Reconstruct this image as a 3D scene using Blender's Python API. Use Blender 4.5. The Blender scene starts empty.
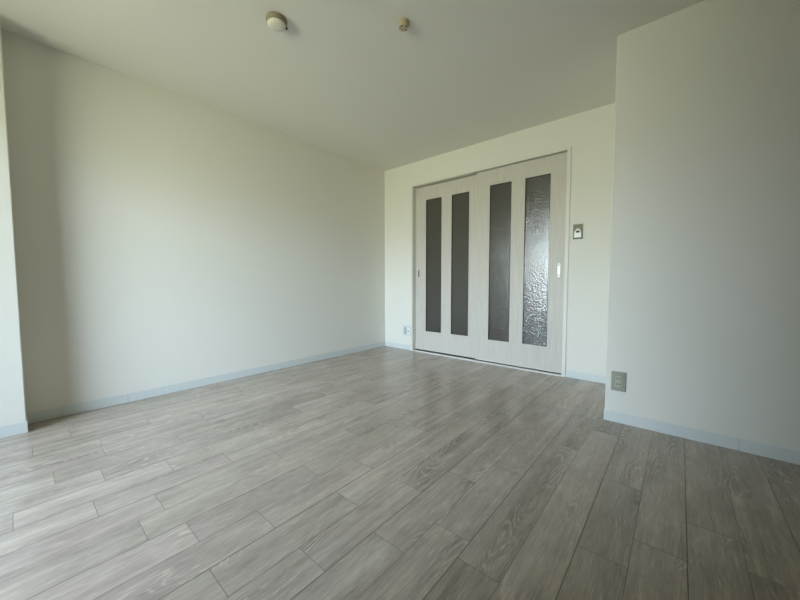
import bpy, bmesh, math, random
from mathutils import Vector, Matrix

# ---------------------------------------------------------------- camera
sc = bpy.context.scene
C = sc.collection
cam_data = bpy.data.cameras.new('camera')
cam = bpy.data.objects.new('camera', cam_data); C.objects.link(cam)
R_ = Vector((0.76128753, 0.64841331, -0.0012157))
U_ = Vector((-0.03535918, 0.04338637, 0.99843245))
F_ = Vector((-0.64744963, 0.76005119, -0.05595687))
M = Matrix((R_, U_, -F_)).transposed().to_4x4()
M.translation = Vector((3.1161, -3.3384, 0.9004))
cam.matrix_world = M
cam_data.sensor_width = 36.0
cam_data.lens = 328.3 * 36 / 800
cam_data.clip_start = 0.02
sc.camera = cam

# ---------------------------------------------------------------- world: hazy bright sky over warm ground
w = bpy.data.worlds.new('world'); sc.world = w; w.use_nodes = True
nt = w.node_tree; nt.nodes.clear()
tc = nt.nodes.new('ShaderNodeTexCoord'); sx = nt.nodes.new('ShaderNodeSeparateXYZ')
mr = nt.nodes.new('ShaderNodeMapRange'); mr.inputs[1].default_value = -1; mr.inputs[2].default_value = 1
cr = nt.nodes.new('ShaderNodeValToRGB'); bg = nt.nodes.new('ShaderNodeBackground'); ow = nt.nodes.new('ShaderNodeOutputWorld')
nt.links.new(tc.outputs['Generated'], sx.inputs[0]); nt.links.new(sx.outputs[2], mr.inputs[0])
nt.links.new(mr.outputs[0], cr.inputs[0]); nt.links.new(cr.outputs[0], bg.inputs[0]); nt.links.new(bg.outputs[0], ow.inputs[0])
e = cr.color_ramp.elements
e[0].position = 0.0; e[0].color = (0.42, 0.40, 0.29, 1)
e[1].position = 1.0; e[1].color = (0.60, 0.75, 1.0, 1)
for pos, col in ((0.44, (0.52, 0.50, 0.37, 1)), (0.50, (0.58, 0.59, 0.53, 1)), (0.56, (0.83, 0.955, 1.14, 1)), (0.75, (0.77, 0.93, 1.22, 1))):
    q = e.new(pos); q.color = col
bg.inputs[1].default_value = 39.5

# daylight portal: the sky seen through the balcony window
pl = bpy.data.lights.new('window_daylight', 'AREA'); pl.shape = 'RECTANGLE'; pl.size = 1.83; pl.size_y = 2.0
pl.cycles.is_portal = True
po = bpy.data.objects.new('window_daylight', pl); C.objects.link(po)
po.location = (1.365, -5.08, 1.02); po.rotation_euler = (math.radians(90), 0, 0)

sc.view_settings.view_transform = 'Standard'; sc.view_settings.look = 'None'
sc.view_settings.gamma = 1.0; sc.view_settings.use_curve_mapping = False
sc.view_settings.exposure = 0.0
sc.cycles.max_bounces = 14; sc.cycles.diffuse_bounces = 10; sc.cycles.glossy_bounces = 5
sc.cycles.transmission_bounces = 8; sc.cycles.sample_clamp_indirect = 6.0
sc.cycles.use_denoising = True
sc.cycles.caustics_reflective = False; sc.cycles.caustics_refractive = False

H = 2.4

# ---------------------------------------------------------------- materials
def mat(name, col, rough=0.6, spec=0.5, metal=0.0):
    m = bpy.data.materials.new(name); m.use_nodes = True
    b = m.node_tree.nodes['Principled BSDF']
    b.inputs['Base Color'].default_value = (*col, 1); b.inputs['Roughness'].default_value = rough
    b.inputs['Specular IOR Level'].default_value = spec; b.inputs['Metallic'].default_value = metal
    return m
def bump(m, scale, strength, dist=0.001, detail=4, vec=(1, 1, 1), kind='noise'):
    nt = m.node_tree; b = nt.nodes['Principled BSDF']
    tc = nt.nodes.new('ShaderNodeTexCoord'); mp = nt.nodes.new('ShaderNodeMapping'); mp.inputs['Scale'].default_value = vec
    if kind == 'noise':
        n = nt.nodes.new('ShaderNodeTexNoise'); n.inputs['Scale'].default_value = scale; n.inputs['Detail'].default_value = detail
    else:
        n = nt.nodes.new('ShaderNodeTexVoronoi'); n.feature = 'SMOOTH_F1'; n.inputs['Scale'].default_value = scale
    bp = nt.nodes.new('ShaderNodeBump'); bp.inputs['Strength'].default_value = strength; bp.inputs['Distance'].default_value = dist
    nt.links.new(tc.outputs['Object'], mp.inputs[0]); nt.links.new(mp.outputs[0], n.inputs['Vector'])
    nt.links.new(n.outputs[0], bp.inputs['Height']); nt.links.new(bp.outputs[0], b.inputs['Normal'])
    return n
def tint(m, c1, c2, scale, vec=(1, 1, 1), detail=5, lo=0.35, hi=0.65):
    nt = m.node_tree; b = nt.nodes['Principled BSDF']
    tc = nt.nodes.new('ShaderNodeTexCoord'); mp = nt.nodes.new('ShaderNodeMapping'); mp.inputs['Scale'].default_value = vec
    n = nt.nodes.new('ShaderNodeTexNoise'); n.inputs['Scale'].default_value = scale; n.inputs['Detail'].default_value = detail
    r = nt.nodes.new('ShaderNodeValToRGB'); r.color_ramp.elements[0].color = (*c1, 1); r.color_ramp.elements[1].color = (*c2, 1)
    r.color_ramp.elements[0].position = lo; r.color_ramp.elements[1].position = hi
    nt.links.new(tc.outputs['Object'], mp.inputs[0]); nt.links.new(mp.outputs[0], n.inputs['Vector'])
    nt.links.new(n.outputs[0], r.inputs[0]); nt.links.new(r.outputs[0], b.inputs['Base Color'])

WALL = (0.76, 0.75, 0.685)
m_wall = mat('wallpaper', WALL, 0.85, 0.15); bump(m_wall, 260, 0.35, 0.001, 6, (1, 1, 1.6))
m_ceil = mat('ceiling_paper', (0.78, 0.765, 0.71), 0.9, 0.1); bump(m_ceil, 200, 0.3, 0.001, 6)
m_base = mat('baseboard_vinyl', (0.67, 0.70, 0.71), 0.4, 0.4); tint(m_base, (0.62, 0.66, 0.645), (0.65, 0.685, 0.665), 60, (1, 1, 0.4))
m_joint = mat('baseboard_joint', (0.28, 0.31, 0.33), 0.7)
m_casing = mat('casing_white', (0.72, 0.71, 0.65), 0.45, 0.4)
m_door = mat('door_pale_woodgrain', (0.66, 0.62, 0.54), 0.45, 0.35)
tint(m_door, (0.54, 0.51, 0.455), (0.61, 0.58, 0.525), 26, (7, 7, 0.2), 8)
m_gasket = mat('dark_gasket', (0.012, 0.012, 0.010), 0.5)
m_black = mat('black_gap', (0.01, 0.01, 0.01), 0.8)
m_chrome = mat('bright_chrome', (0.80, 0.81, 0.80), 0.45, 0.5, 0.5)
m_nickel = mat('dull_nickel', (0.10, 0.10, 0.10), 0.45, 0.5, 0.4)
m_white = mat('white_plastic', (0.80, 0.81, 0.78), 0.35, 0.5)
m_ivory = mat('ivory_plastic', (0.66, 0.65, 0.55), 0.4, 0.5)
m_plate = mat('white_switch_plate', (0.62, 0.66, 0.66), 0.35, 0.5)
m_steel = mat('greenish_grey_plate', (0.18, 0.178, 0.12), 0.45, 0.3, 0.1)
m_grey = mat('grey_outlet_plate', (0.31, 0.315, 0.255), 0.4, 0.5, 0.1)
m_beige = mat('beige_socket', (0.42, 0.41, 0.32), 0.4, 0.5)
m_sock = mat('pale_grey_socket', (0.44, 0.47, 0.46), 0.4, 0.5)
m_slot = mat('dark_slot', (0.03, 0.03, 0.025), 0.6)
m_taupe = mat('aged_taupe_plastic', (0.27, 0.24, 0.16), 0.5, 0.4)
m_dome = mat('cream_dome', (0.74, 0.72, 0.60), 0.4, 0.4)
m_rose = mat('beige_bakelite', (0.46, 0.39, 0.26), 0.45, 0.4)
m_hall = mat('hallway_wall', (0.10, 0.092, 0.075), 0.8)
m_bounce_cut = mat('bounce_cut_brown', (0.20, 0.17, 0.12), 0.6)  # dark finish invented for unseen walls to weaken their bounce light
m_concrete = mat('added_balcony_concrete', (0.27, 0.265, 0.24), 0.85)
m_alu = mat('window_aluminium', (0.45, 0.44, 0.42), 0.35, 0.5, 0.7)

# obscure glass, dark with a hammered surface
m_glass = mat('hammered_dark_glass', (0.085, 0.078, 0.060), 0.085, 0.5)
gb = m_glass.node_tree.nodes['Principled BSDF']
gb.inputs['Transmission Weight'].default_value = 0.55; gb.inputs['IOR'].default_value = 2.0
bump(m_glass, 78, 1.0, 0.0026, 1)
# clear window glass
m_clear = bpy.data.materials.new('clear_glass'); m_clear.use_nodes = True
nt = m_clear.node_tree; nt.nodes.clear()
o_ = nt.nodes.new('ShaderNodeOutputMaterial'); mx = nt.nodes.new('ShaderNodeMixShader'); tr = nt.nodes.new('ShaderNodeBsdfTransparent')
gl = nt.nodes.new('ShaderNodeBsdfGlossy'); gl.inputs['Roughness'].default_value = 0.02; fr = nt.nodes.new('ShaderNodeFresnel')
tr.inputs[0].default_value = (0.93, 0.96, 0.95, 1)
nt.links.new(fr.outputs[0], mx.inputs[0]); nt.links.new(tr.outputs[0], mx.inputs[1]); nt.links.new(gl.outputs[0], mx.inputs[2]); nt.links.new(mx.outputs[0], o_.inputs[0])

# floor: pale greige oak planks; 'plank' = plank-local coords with a random shift, 'rnd' = random per plank
m_floor = bpy.data.materials.new('greige_oak_planks'); m_floor.use_nodes = True
nt = m_floor.node_tree; b = nt.nodes['Principled BSDF']; L = nt.links.new
def N(t, **k):
    n = nt.nodes.new(t)
    for a, v in k.items(): setattr(n, a, v)
    return n
at = N('ShaderNodeAttribute', attribute_name='plank'); ar = N('ShaderNodeAttribute', attribute_name='rnd')
sr = N('ShaderNodeSeparateColor'); L(ar.outputs['Color'], sr.inputs[0])
def mapped(scale):
    m = N('ShaderNodeMapping'); m.inputs['Scale'].default_value = scale; L(at.outputs['Vector'], m.inputs[0]); return m
def noise(scale, vec, detail=4, dist=0.0, rough=0.5):
    n = N('ShaderNodeTexNoise'); n.inputs['Scale'].default_value = scale; n.inputs['Detail'].default_value = detail
    n.inputs['Distortion'].default_value = dist; n.inputs['Roughness'].default_value = rough
    L(mapped(vec).outputs[0], n.inputs['Vector']); return n.outputs[0]
def math_(op, a, b_=None, c=None, clamp=False):
    n = N('ShaderNodeMath', operation=op, use_clamp=clamp)
    for i, v in enumerate((a, b_, c)):
        if v is None: continue
        if isinstance(v, (int, float)): n.inputs[i].default_value = v
        else: L(v, n.inputs[i])
    return n.outputs[0]
def rng(v, a, b_, c=0.0, d=1.0):
    n = N('ShaderNodeMapRange'); L(v, n.inputs[0])
    for i, x in enumerate((a, b_, c, d)): n.inputs[i + 1].default_value = x
    return n.outputs[0]
fine = noise(1.0, (190, 16, 1), 6, 0.25, 0.68)             # pore streaks
wide = noise(1.0, (26, 0.8, 1), 5, 0.6)                  # broad streaks
cloud = noise(1.0, (9, 4.0, 1), 4, 0.4)                       # blotches
fig = noise(1.0, (9.5, 1.5, 1), 1, 0.15)                # figure field -> contour rings
rings = math_('SINE', math_('MULTIPLY', math_('ADD', fig, math_('MULTIPLY', fine, 0.016)), 150))
ringl = rng(rings, 0.1, 0.95)
mask = rng(noise(1.0, (10, 2.2, 1), 2), 0.52, 0.64)
pores = rng(noise(1.0, (260, 38, 1), 3), 0.42, 0.60)
lightln = math_('MULTIPLY', math_('MULTIPLY', ringl, mask), rng(pores, 0, 1, 0.35, 1))
val = math_('ADD', rng(fine, 0.25, 0.75, -0.22, 0.22), rng(wide, 0.25, 0.75, -0.19, 0.19))
val = math_('ADD', val, rng(cloud, 0.3, 0.7, -0.13, 0.13))
val = math_('ADD', val, rng(sr.outputs[0], 0, 1, -0.09, 0.09))
val = math_('ADD', val, math_('MULTIPLY', math_('SUBTRACT', lightln, math_('MULTIPLY', mask, 0.30)), 0.42))
val = math_('ADD', val, 1.0)
colr = N('ShaderNodeMix', data_type='RGBA'); L(sr.outputs[1], colr.inputs[0])
colr.inputs[6].default_value = (0.402, 0.350, 0.288, 1); colr.inputs[7].default_value = (0.420, 0.354, 0.303, 1)
vm = N('ShaderNodeVectorMath', operation='SCALE'); L(colr.outputs[2], vm.inputs[0]); L(val, vm.inputs['Scale'])
L(vm.outputs[0], b.inputs['Base Color'])
L(rng(fine, 0.2, 0.8, 0.20, 0.30), b.inputs['Roughness'])
b.inputs['Specular IOR Level'].default_value = 0.5
bp = N('ShaderNodeBump'); bp.inputs['Strength'].default_value = 0.25; bp.inputs['Distance'].default_value = 0.0006
L(fine, bp.inputs['Height']); L(bp.outputs[0], b.inputs['Normal'])
m_seam = mat('plank_seam', (0.17, 0.148, 0.122), 0.7, 0.2)

# ---------------------------------------------------------------- mesh helpers
def bx(bm, x0, x1, y0, y1, z0, z1, bevel=0.0, seg=2, mi=0):
    r = bmesh.ops.create_cube(bm, size=1.0)
    vs = r['verts']
    for v in vs:
        v.co = Vector((x0 + (v.co.x + .5) * (x1 - x0), y0 + (v.co.y + .5) * (y1 - y0), z0 + (v.co.z + .5) * (z1 - z0)))
    fs = {f for v in vs for f in v.link_faces}
    for f in fs: f.material_index = mi
    if bevel:
        es = list({e for f in fs for e in f.edges})
        bmesh.ops.bevel(bm, geom=es, offset=bevel, segments=seg, profile=0.6, affect='EDGES')
def cyl(bm, c, r0, r1, h, axis='z', seg=40, bevel=0.0, mi=0):
    """frustum from c (radius r0) along +axis by h (radius r1)"""
    rot = {'z': Matrix.Identity(4), 'y': Matrix.Rotation(math.radians(-90), 4, 'X'), 'x': Matrix.Rotation(math.radians(90), 4, 'Y')}[axis]
    mt = Matrix.Translation(Vector(c)) @ rot @ Matrix.Translation((0, 0, h / 2))
    r = bmesh.ops.create_cone(bm, cap_ends=True, segments=seg, radius1=r0, radius2=r1, depth=abs(h), matrix=mt)
    for v in r['verts']:
        for f in v.link_faces: f.material_index = mi
def lathe(bm, c, prof, seg=48):
    """profile of (radius, z) revolved round the vertical through c"""
    rings = []
    for r, z in prof:
        if r < 1e-6: rings.append([bm.verts.new((c[0], c[1], c[2] + z))])
        else: rings.append([bm.verts.new((c[0] + r * math.cos(t * 2 * math.pi / seg), c[1] + r * math.sin(t * 2 * math.pi / seg), c[2] + z)) for t in range(seg)])
    for a, b_ in zip(rings, rings[1:]):
        for i in range(seg):
            j = (i + 1) % seg
            if len(a) == 1 and len(b_) == 1: continue
            if len(a) == 1: bm.faces.new((a[0], b_[i], b_[j]))
            elif len(b_) == 1: bm.faces.new((a[i], b_[0], a[j]))
            else: bm.faces.new((a[i], b_[i], b_[j], a[j]))
    bmesh.ops.recalc_face_normals(bm, faces=bm.faces[:])
def obj(name, bm, mats, parent=None, loc=None, smooth=False):
    if loc is not None:
        bmesh.ops.translate(bm, verts=bm.verts[:], vec=-Vector(loc))
    me = bpy.data.meshes.new(name); bm.to_mesh(me); bm.free()
    for m in (mats if isinstance(mats, (list, tuple)) else [mats]): me.materials.append(m)
    if smooth:
        for p in me.polygons: p.use_smooth = True
        try: me.set_sharp_from_angle(angle=math.radians(35))
        except Exception: pass
    o = bpy.data.objects.new(name, me); C.objects.link(o)
    if loc is not None: o.location = loc
    if parent is not None:
        o.parent = parent
        wp = Vector((0, 0, 0)); q = parent
        while q is not None: wp += q.location; q = q.parent
        o.location = (Vector(loc) if loc is not None else Vector((0, 0, 0))) - wp
    return o
def struct(name, bm, mats, label=None, cat=None, parent=None):
    o = obj(name, bm, mats, parent)
    if parent is None:
        o['kind'] = 'structure'
        if label: o['label'] = label
        if cat: o['category'] = cat
    return o
def empty(name, loc, label, cat, kind=None):
    o = bpy.data.objects.new(name, None); C.objects.link(o); o.location = loc; o.empty_display_size = 0.1
    o['label'] = label; o['category'] = cat
    if kind: o['kind'] = kind
    return o
def B(): return bmesh.new()

# ---------------------------------------------------------------- floor
PW = 0.143; X0 = 2.022
known = {-12: [-3.16, -2.16], -10: [-2.56, -1.56], -8: [-3.258, -2.762], -7: [-3.108, -2.08], -6: [-3.38, -2.882, -1.866], -5: [-2.667],
         -4: [-2.99, -2.487], -3: [-3.073, -2.07], -2: [-2.46, -1.50], -1: [-2.757, -2.26, -1.77], 0: [-2.48, -1.46, -0.49],
         1: [-2.75, -2.245, -1.215], 2: [-2.038, -1.04], 3: [-2.356, -1.86], 4: [-2.438, -1.426], 5: [-3.0, -1.10],
         6: [-2.129, -1.626], 7: [-1.972, -0.905], 8: [-1.744], 9: [-1.40]}
FX0, FX1, FY0, FY1 = -0.02, 4.22, -4.96, 0.15
random.seed(11)
bm = B()
lay_p = bm.verts.layers.float_vector.new('plank'); lay_c = bm.verts.layers.float_color.new('rnd')
for k in range(-15, 16):
    xa = X0 + k * PW; xb = xa + PW
    if xb < FX0 or xa > FX1: continue
    js = known.get(k, [-random.uniform(0.3, 3.9)])
    big = random.random() < 0.5
    lo = js[0]; step = 1.0 if len(js) > 1 and js[1] - js[0] < 0.7 else 0.5
    while lo > FY0: lo -= step; js = [lo] + js; step = 1.5 - step
    hi = js[-1]; step = 1.0 if len(js) > 1 and js[-1] - js[-2] < 0.7 else 0.5
    while hi < FY1: hi += step; js = js + [hi]; step = 1.5 - step
    gl_, gr_ = (0.0009, 0.0004) if k % 2 == 0 else (0.0004, 0.0009)
    for ya, yb in zip(js, js[1:]):
        y0, y1 = max(ya, FY0), min(yb, FY1)
        if y1 - y0 < 0.01: continue
        sh = (random.uniform(0, 50), random.uniform(0, 50), random.uniform(0, 50)); rc = (random.random(), random.random(), random.random(), 1)
        xl, xr = max(xa, FX0) + gl_, min(xb, FX1) - gr_
        yl, yr = y0 + 0.0004, y1 - 0.0004
        c = 0.0004
        top = [(xl + c, yl + c, 0), (xr - c, yl + c, 0), (xr - c, yr - c, 0), (xl + c, yr - c, 0)]
        bot = [(xl, yl, -c), (xr, yl, -c), (xr, yr, -c), (xl, yr, -c)]
        vs = [bm.verts.new(p) for p in top + bot]
        for v in vs:
            v[lay_p] = Vector((v.co.x - xa + sh[0], v.co.y + sh[1], sh[2])); v[lay_c] = rc
        bm.faces.new(vs[:4])
        for i in range(4):
            j = (i + 1) % 4; f = bm.faces.new((vs[i], vs[i + 4], vs[j + 4], vs[j])); f.material_index = 1
bmesh.ops.recalc_face_normals(bm, faces=bm.faces[:])
for f in bm.faces:
    if f.normal.z < 0: f.normal_flip()
bx(bm, FX0 - .1, FX1 + .1, FY0 - 0.1, FY1, -0.12, -0.0009, mi=1)
struct('floor', bm, [m_floor, m_seam], 'pale greyish oak plank floor laid towards the sliding doors', 'floor')

# ---------------------------------------------------------------- shell
DXL, DXR, DZ = 0.472, 2.319, 2.124          # opening in the back wall
PX, PY = 2.7705, -0.878                     # partition corner
CX, CY = 0.1676, -3.3246                    # column corner
WY = -4.9                                   # inner face of the window wall
WX0, WX1, WZ = 0.45, 2.26, 2.04             # window opening
RX = 4.2
bm = B(); bx(bm, -0.15, RX + .15, WY - .15, 0.12, H, H + .12)
struct('ceiling', bm, m_ceil, 'off-white papered ceiling with two small round fittings', 'ceiling')
bm = B(); bx(bm, -0.15, 0, WY - .15, 0.12, -0.001, H)
struct('wall_left', bm, m_wall, 'long plain off-white papered wall left of the doors', 'wall')
bm = B(); bx(bm, 0, DXL, 0, 0.12, 0, H); bx(bm, DXR, RX, 0, 0.12, 0, H); bx(bm, DXL, DXR, 0, 0.12, DZ, H)
struct('wall_back', bm, m_wall, 'off-white papered wall around the pair of sliding doors', 'wall')
def corner_wall(x0, x1, y0, y1, corner, r=0.006):
    bm = B(); bx(bm, x0, x1, y0, y1, 0, H)
    es = [e for e in bm.edges if all(abs(v.co.x - corner[0]) < 1e-5 and abs(v.co.y - corner[1]) < 1e-5 for v in e.verts)]
    bmesh.ops.bevel(bm, geom=es, offset=r, segments=4, profile=0.5, affect='EDGES')
    return bm
struct('wall_partition', corner_wall(PX, RX, PY, 0, (PX, PY)), m_wall, 'off-white papered wall jutting out right of the sliding doors', 'wall')
struct('wall_column', corner_wall(0, CX, WY, CY, (CX, CY)), m_wall, 'off-white papered wall pier at the left picture edge', 'wall')
bm = B(); bx(bm, RX, RX + .15, WY - .15, 0.12, -0.001, H)
struct('wall_right', bm, m_bounce_cut, 'unseen camera side right wall, browned to cut bounce light', 'wall')
bm = B()
bx(bm, 0, WX0, WY - .15, WY, 0, H); bx(bm, WX1, RX, WY - .15, WY, 0, H); bx(bm, WX0, WX1, WY - .15, WY, WZ, H)
struct('wall_window', bm, m_wall, 'off-white papered wall with the balcony window', 'wall')
struct('wall_light_block', corner_wall(2.30, RX, WY, -3.56, (2.30, -3.56)), m_bounce_cut, 'unseen wall block added beside the window to hold back its light', 'wall')  # added out of view to keep window light off the partition

# baseboards: slim vinyl strips with a rounded top edge
BH, BT = 0.068, 0.0035
def base_run(name, segs, joints=(), label=''):
    bm = B()
    for s in segs:
        bx(bm, *s, 0.0005, BH, bevel=0.0012)
    for j in joints:
        bx(bm, *j, mi=1)
    struct(name, bm, [m_base, m_joint], label, 'baseboard')
base_run('baseboard_left', [(0, BT, CY, -2.8235), (0, BT, -2.8225, 0)], [(0.0005, BT - .0008, -2.8240, -2.8222, .001, BH - .001)], 'pale blue-white skirting along the long left wall')
base_run('baseboard_back', [(BT, DXL - .006, -BT, 0), (DXR + .006, PX, -BT, 0)], [], 'pale blue-white skirting either side of the sliding doors')
base_run('baseboard_partition', [(PX - BT, 3.3835, PY - BT, PY), (3.3845, RX, PY - BT, PY), (PX - BT, PX, PY, -BT)], [(3.3832, 3.3848, PY - BT + .0008, PY - .0005, .001, BH - .001)], 'pale blue-white skirting under the jutting right wall')
base_run('baseboard_column', [(CX, CX + BT, WY, CY + BT), (BT, CX + BT, CY, CY + BT)], [], 'pale blue-white skirting around the left wall pier')
base_run('baseboard_right', [(RX - BT, RX, -3.56, PY - BT)], [], 'pale blue-white skirting on the camera side right wall')

# ---------------------------------------------------------------- hallway behind the doors
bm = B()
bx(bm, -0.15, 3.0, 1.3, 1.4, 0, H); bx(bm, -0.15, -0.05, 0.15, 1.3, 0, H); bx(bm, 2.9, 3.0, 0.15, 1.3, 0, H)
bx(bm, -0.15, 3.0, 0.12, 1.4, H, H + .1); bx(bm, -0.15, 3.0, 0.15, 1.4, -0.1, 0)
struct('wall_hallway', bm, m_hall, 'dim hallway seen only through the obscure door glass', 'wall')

# ---------------------------------------------------------------- door casing, track and the two sliding doors
bm = B()
CF, CD = -0.012, 0.120
bx(bm, 0.468, 0.4925, CF, CD, 0, 2.100, .001); bx(bm, 2.2915, 2.323, CF, CD, 0, 2.100, .001)
bx(bm, 0.468, 2.323, CF, CD, 2.101, 2.128, .001)
casing = struct('trim_1', bm, m_casing, 'white casing around the pair of sliding doors', 'door frame')
bm = B(); bx(bm, 0.4925, 2.2915, CF, CD, 0.0005, 0.009, .001)
struct('threshold', bm, m_white, parent=casing)
bm = B(); bx(bm, 0.4935, 2.2905, 0.028, 0.044, .009, .0125); bx(bm, 0.4935, 2.2905, 0.066, 0.082, .009, .0125)
struct('track', bm, m_black, parent=casing)

def door(name, label, x0, x1, y0, z1, panes, pull, pull_mat, pull_size, pull_label):
    th = 0.032; y1 = y0 + th; z0 = 0.020
    root = empty(name, ((x0 + x1) / 2, y0 + th / 2, 0.009), label, 'sliding door', 'structure')
    zb, zt = panes[0][2], panes[0][3]
    xs = [x0] + [v for p in panes for v in p[:2]] + [x1]
    # one board mesh: stiles full height, rails between them
    bm = B()
    for i in range(0, len(xs), 2): bx(bm, xs[i], xs[i + 1], y0, y1, z0, z1)
    for p in panes: bx(bm, p[0], p[1], y0, y1, z0, zb); bx(bm, p[0], p[1], y0, y1, zt, z1)
    bmesh.ops.remove_doubles(bm, verts=bm.verts[:], dist=1e-5)
    obj('door_panel', bm, m_door, root)
    for p in panes:
        bm = B(); g = 0.003
        a, b_, c, d = p
        bx(bm, a, a + g, y0 + .001, y1 - .001, c, d); bx(bm, b_ - g, b_, y0 + .001, y1 - .001, c, d)
        bx(bm, a + g, b_ - g, y0 + .001, y1 - .001, c, c + g); bx(bm, a + g, b_ - g, y0 + .001, y1 - .001, d - g, d)
        gk = obj('glass_gasket', bm, m_gasket, root)
        bm = B(); bx(bm, a + g, b_ - g, y0 + .011, y0 + .015, c + g, d - g)
        obj('glass_pane', bm, m_glass, root)
    # recessed pull: oval ring with a sunken dish
    px, pz = pull; hw, hh = pull_size
    bm = B(); seg = 40
    def oval(sc_, y, inner=0.0):
        out = []
        for t in range(seg):
            a = t * 2 * math.pi / seg; r = hw - inner
            cz = (hh - hw) * (1 if math.sin(a) >= 0 else -1)
            out.append(bm.verts.new((px + r * math.cos(a), y, pz + cz + r * math.sin(a))))
        return out
    r0 = oval(1, y0, 0); r1 = oval(1, y0 - .0025, .0015); r2 = oval(1, y0 - .0025, .0065); r3 = oval(1, y0 - .0005, .0075)
    for a, b_ in ((r0, r1), (r1, r2), (r2, r3)):
        for i in range(seg): bm.faces.new((a[i], a[(i + 1) % seg], b_[(i + 1) % seg], b_[i]))
    bm.faces.new(r3)
    bmesh.ops.recalc_face_normals(bm, faces=bm.faces[:])
    h = obj('door_pull', bm, pull_mat, root, smooth=True); h['label'] = pull_label
    for zz in (pz + hh - .018, pz - hh + .018):
        bm = B(); bx(bm, px - .0055, px + .0055, y0 - .0040, y0 - .0006, zz - .006, zz + .006, .001); obj('screw_recess', bm, m_slot, h)
    return root
door('door_1', 'rear left sliding door of pale wood grain with two dark glass strips', 0.494, 1.412, 0.058, 2.090,
     [(0.655, 0.887, 0.266, 1.922), (1.028, 1.259, 0.266, 1.922)], (0.543, 1.005), m_nickel, (0.009, 0.046), 'small dull grey recessed pull')
door('door_2', 'front right sliding door of pale wood grain with glass reflecting the window', 1.373, 2.290, 0.020, 2.093,
     [(1.527, 1.764, 0.262, 1.929), (1.903, 2.144, 0.262, 1.929)], (2.236, 1.008), m_chrome, (0.0110, 0.064), 'bright oval recessed pull')

# ---------------------------------------------------------------- wall fittings
# grey controller plate right of the doors
t = empty('switch_plate', (2.395, 0, 1.355), 'greenish grey metal plate with a white hooded switch, right of the sliding doors', 'switch')
bm = B(); bx(bm, 2.355, 2.435, -.006, 0, 1.284, 1.417, .002); obj('plate', bm, m_steel, t)
bm = B(); bx(bm, 2.366, 2.427, -.022, -.006, 1.296, 1.355, .004)
for v in bm.verts:                              # sides lean in towards the top
    k = (v.co.z - 1.296) / .059; v.co.x = 2.3965 + (v.co.x - 2.3965) * (1 - .10 * k)
hood = obj('switch_body', bm, m_white, t)
bm = B(); cyl(bm, (2.3965, -.016, 1.358), .021, .023, .010, 'y'); obj('round_cap', bm, m_ivory, t, smooth=True)
bm = B(); bx(bm, 2.383, 2.413, -.0225, -.0165, 1.339, 1.356, .002); obj('dark_recess', bm, m_slot, t)  # black block standing in for the dark recess below the cap
# square white plate left of the doors
t = empty('outlet_plate', (0.398, 0, 0.252), 'white square socket plate left of the sliding doors above the skirting', 'outlet')
bm = B(); bx(bm, .328, .460, -.008, 0, .188, .320, .003); obj('plate', bm, m_plate, t)
bm = B(); bx(bm, .350, .388, -.011, -.008, .206, .299, .001); sk = obj('socket', bm, m_sock, t)
for z in (.275, .229):
    for dx in (-.0065, .0065):
        bm = B(); bx(bm, .369 + dx - .0016, .369 + dx + .0016, -.0116, -.0109, z - .006, z + .006); obj('slot', bm, m_slot, sk)
bm = B(); bx(bm, .404, .444, -.010, -.008, .206, .299, .001); ak = obj('aerial_module', bm, m_white, t)
bm = B(); cyl(bm, (.424, -.016, .250), .0085, .0085, .006, 'y', 24); obj('aerial_jack', bm, m_slot, ak, smooth=True)
# grey outlet on the jutting wall
ox, oz, oy = 2.8415, 0.268, PY
t = empty('outlet', (ox, oy, oz), 'grey power outlet with beige double socket on the jutting right wall', 'outlet')
bm = B(); bx(bm, ox - .039, ox + .039, oy - .009, oy, oz - .062, oz + .062, .005, 3); obj('plate', bm, m_grey, t)
bm = B(); bx(bm, ox - .026, ox + .026, oy - .0105, oy - .0085, oz - .050, oz + .050, .001); fr_ = obj('inner_frame', bm, m_grey, t)
bm = B(); bx(bm, ox - .0165, ox + .0165, oy - .0135, oy - .0100, oz - .036, oz + .036, .0015); sk = obj('socket', bm, m_beige, t)
for z in (oz + .019, oz - .017):
    for dx in (-.0075, .0075):
        bm = B(); bx(bm, ox + dx - .0024, ox + dx + .0024, oy - .0141, oy - .0134, z - .0050, z + .0050); obj('slot', bm, m_slot, sk)

# ---------------------------------------------------------------- ceiling fittings
dx_, dy_ = 1.303, -2.298
t = empty('heat_detector', (dx_, dy_, H), 'round domed cream detector with darker taupe base on ceiling', 'detector')
bm = B(); lathe(bm, (dx_, dy_, H), [(0, 0), (.057, 0), (.0585, -.004), (.0575, -.012), (.054, -.024), (.051, -.026), (0, -.026)]); obj('detector_base', bm, m_taupe, t, smooth=True)
bm = B(); lathe(bm, (dx_, dy_, H), [(0, -.0255), (.049, -.0255), (.0505, -.029), (.047, -.034), (.036, -.039), (.020, -.0415), (0, -.042)]); obj('detector_dome', bm, m_dome, t, smooth=True)
bm = B(); ix, iy = dx_ + .018, dy_ + .052
bx(bm, ix - .004, ix + .004, iy - .004, iy + .004, H - .034, H - .023, .001); obj('indicator', bm, m_slot, t)
rx, ry = 1.845, -1.811
t = empty('ceiling_rosette', (rx, ry, H), 'small beige round lamp socket on the ceiling with dark contact holes', 'light fitting')
bm = B(); lathe(bm, (rx, ry, H), [(0, 0), (.033, 0), (.033, -.008), (.030, -.011), (.0285, -.030), (.027, -.033), (0, -.033)]); obj('rosette_body', bm, m_rose, t, smooth=True)
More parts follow.
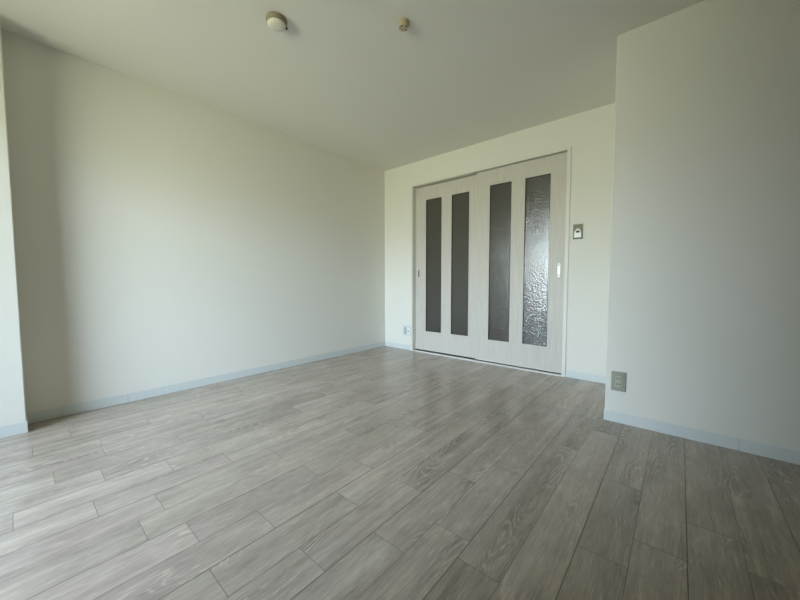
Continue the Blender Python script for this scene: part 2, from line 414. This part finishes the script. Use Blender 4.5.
for ang in (-90, 0, 90):
    a = math.radians(ang); bm = B(); cyl(bm, (rx + .0205 * math.cos(a), ry + .0205 * math.sin(a), H - .0336), 0.0050, 0.0050, .001, 'z', 16); obj('contact_hole', bm, m_slot, t)

# ---------------------------------------------------------------- balcony window behind the camera
win = empty('window_1', ((WX0 + WX1) / 2, WY - .1, 0), 'aluminium balcony sliding window behind the camera', 'window', 'structure')
bm = B(); f = .035; y0, y1 = WY - .13, WY - .03; mid = (WX0 + WX1) / 2
bx(bm, WX0, WX0 + f, y0, y1, 0.001, WZ); bx(bm, WX1 - f, WX1, y0, y1, 0.001, WZ)
bx(bm, WX0 + f, WX1 - f, y0, y1, WZ - f, WZ); bx(bm, WX0 + f, WX1 - f, y0, y1, 0.001, .03)
obj('window_frame', bm, m_alu, win)
for a, b_, yy in ((WX0 + f, mid + .02, WY - .11), (mid - .02, WX1 - f, WY - .07)):
    bm = B(); s = .04; z0, z1 = .031, WZ - f - .001
    bx(bm, a, a + s, yy - .012, yy + .012, z0, z1); bx(bm, b_ - s, b_, yy - .012, yy + .012, z0, z1)
    bx(bm, a + s, b_ - s, yy - .012, yy + .012, z0, z0 + .06); bx(bm, a + s, b_ - s, yy - .012, yy + .012, z1 - s, z1)
    sash = obj('sash', bm, m_alu, win)
    bm = B(); bx(bm, a + s, b_ - s, yy - .003, yy + .003, z0 + .06, z1 - s); obj('window_pane', bm, m_clear, sash)
BY0, BY1 = WY - 1.55, WY - .15
bm = B(); bx(bm, -0.4, 4.4, BY0, BY1, -0.2, -0.1)
bx(bm, -0.4, 4.4, BY0 - .12, BY0, -0.2, 0.50)                        # unseen parapet, trims the low light
bx(bm, -0.4, 4.4, BY0 - .12, BY1, 2.35, 2.52)                        # added slab overhead, cuts the high sky light
bx(bm, 0.25, 0.40, BY0, BY1, -0.1, 2.35); bx(bm, 3.3, 3.45, BY0, BY1, -0.1, 2.35)  # side walls added to narrow the sideways sky light
struct('added_balcony', bm, m_concrete, 'unseen concrete balcony added to shape the window light', 'balcony')
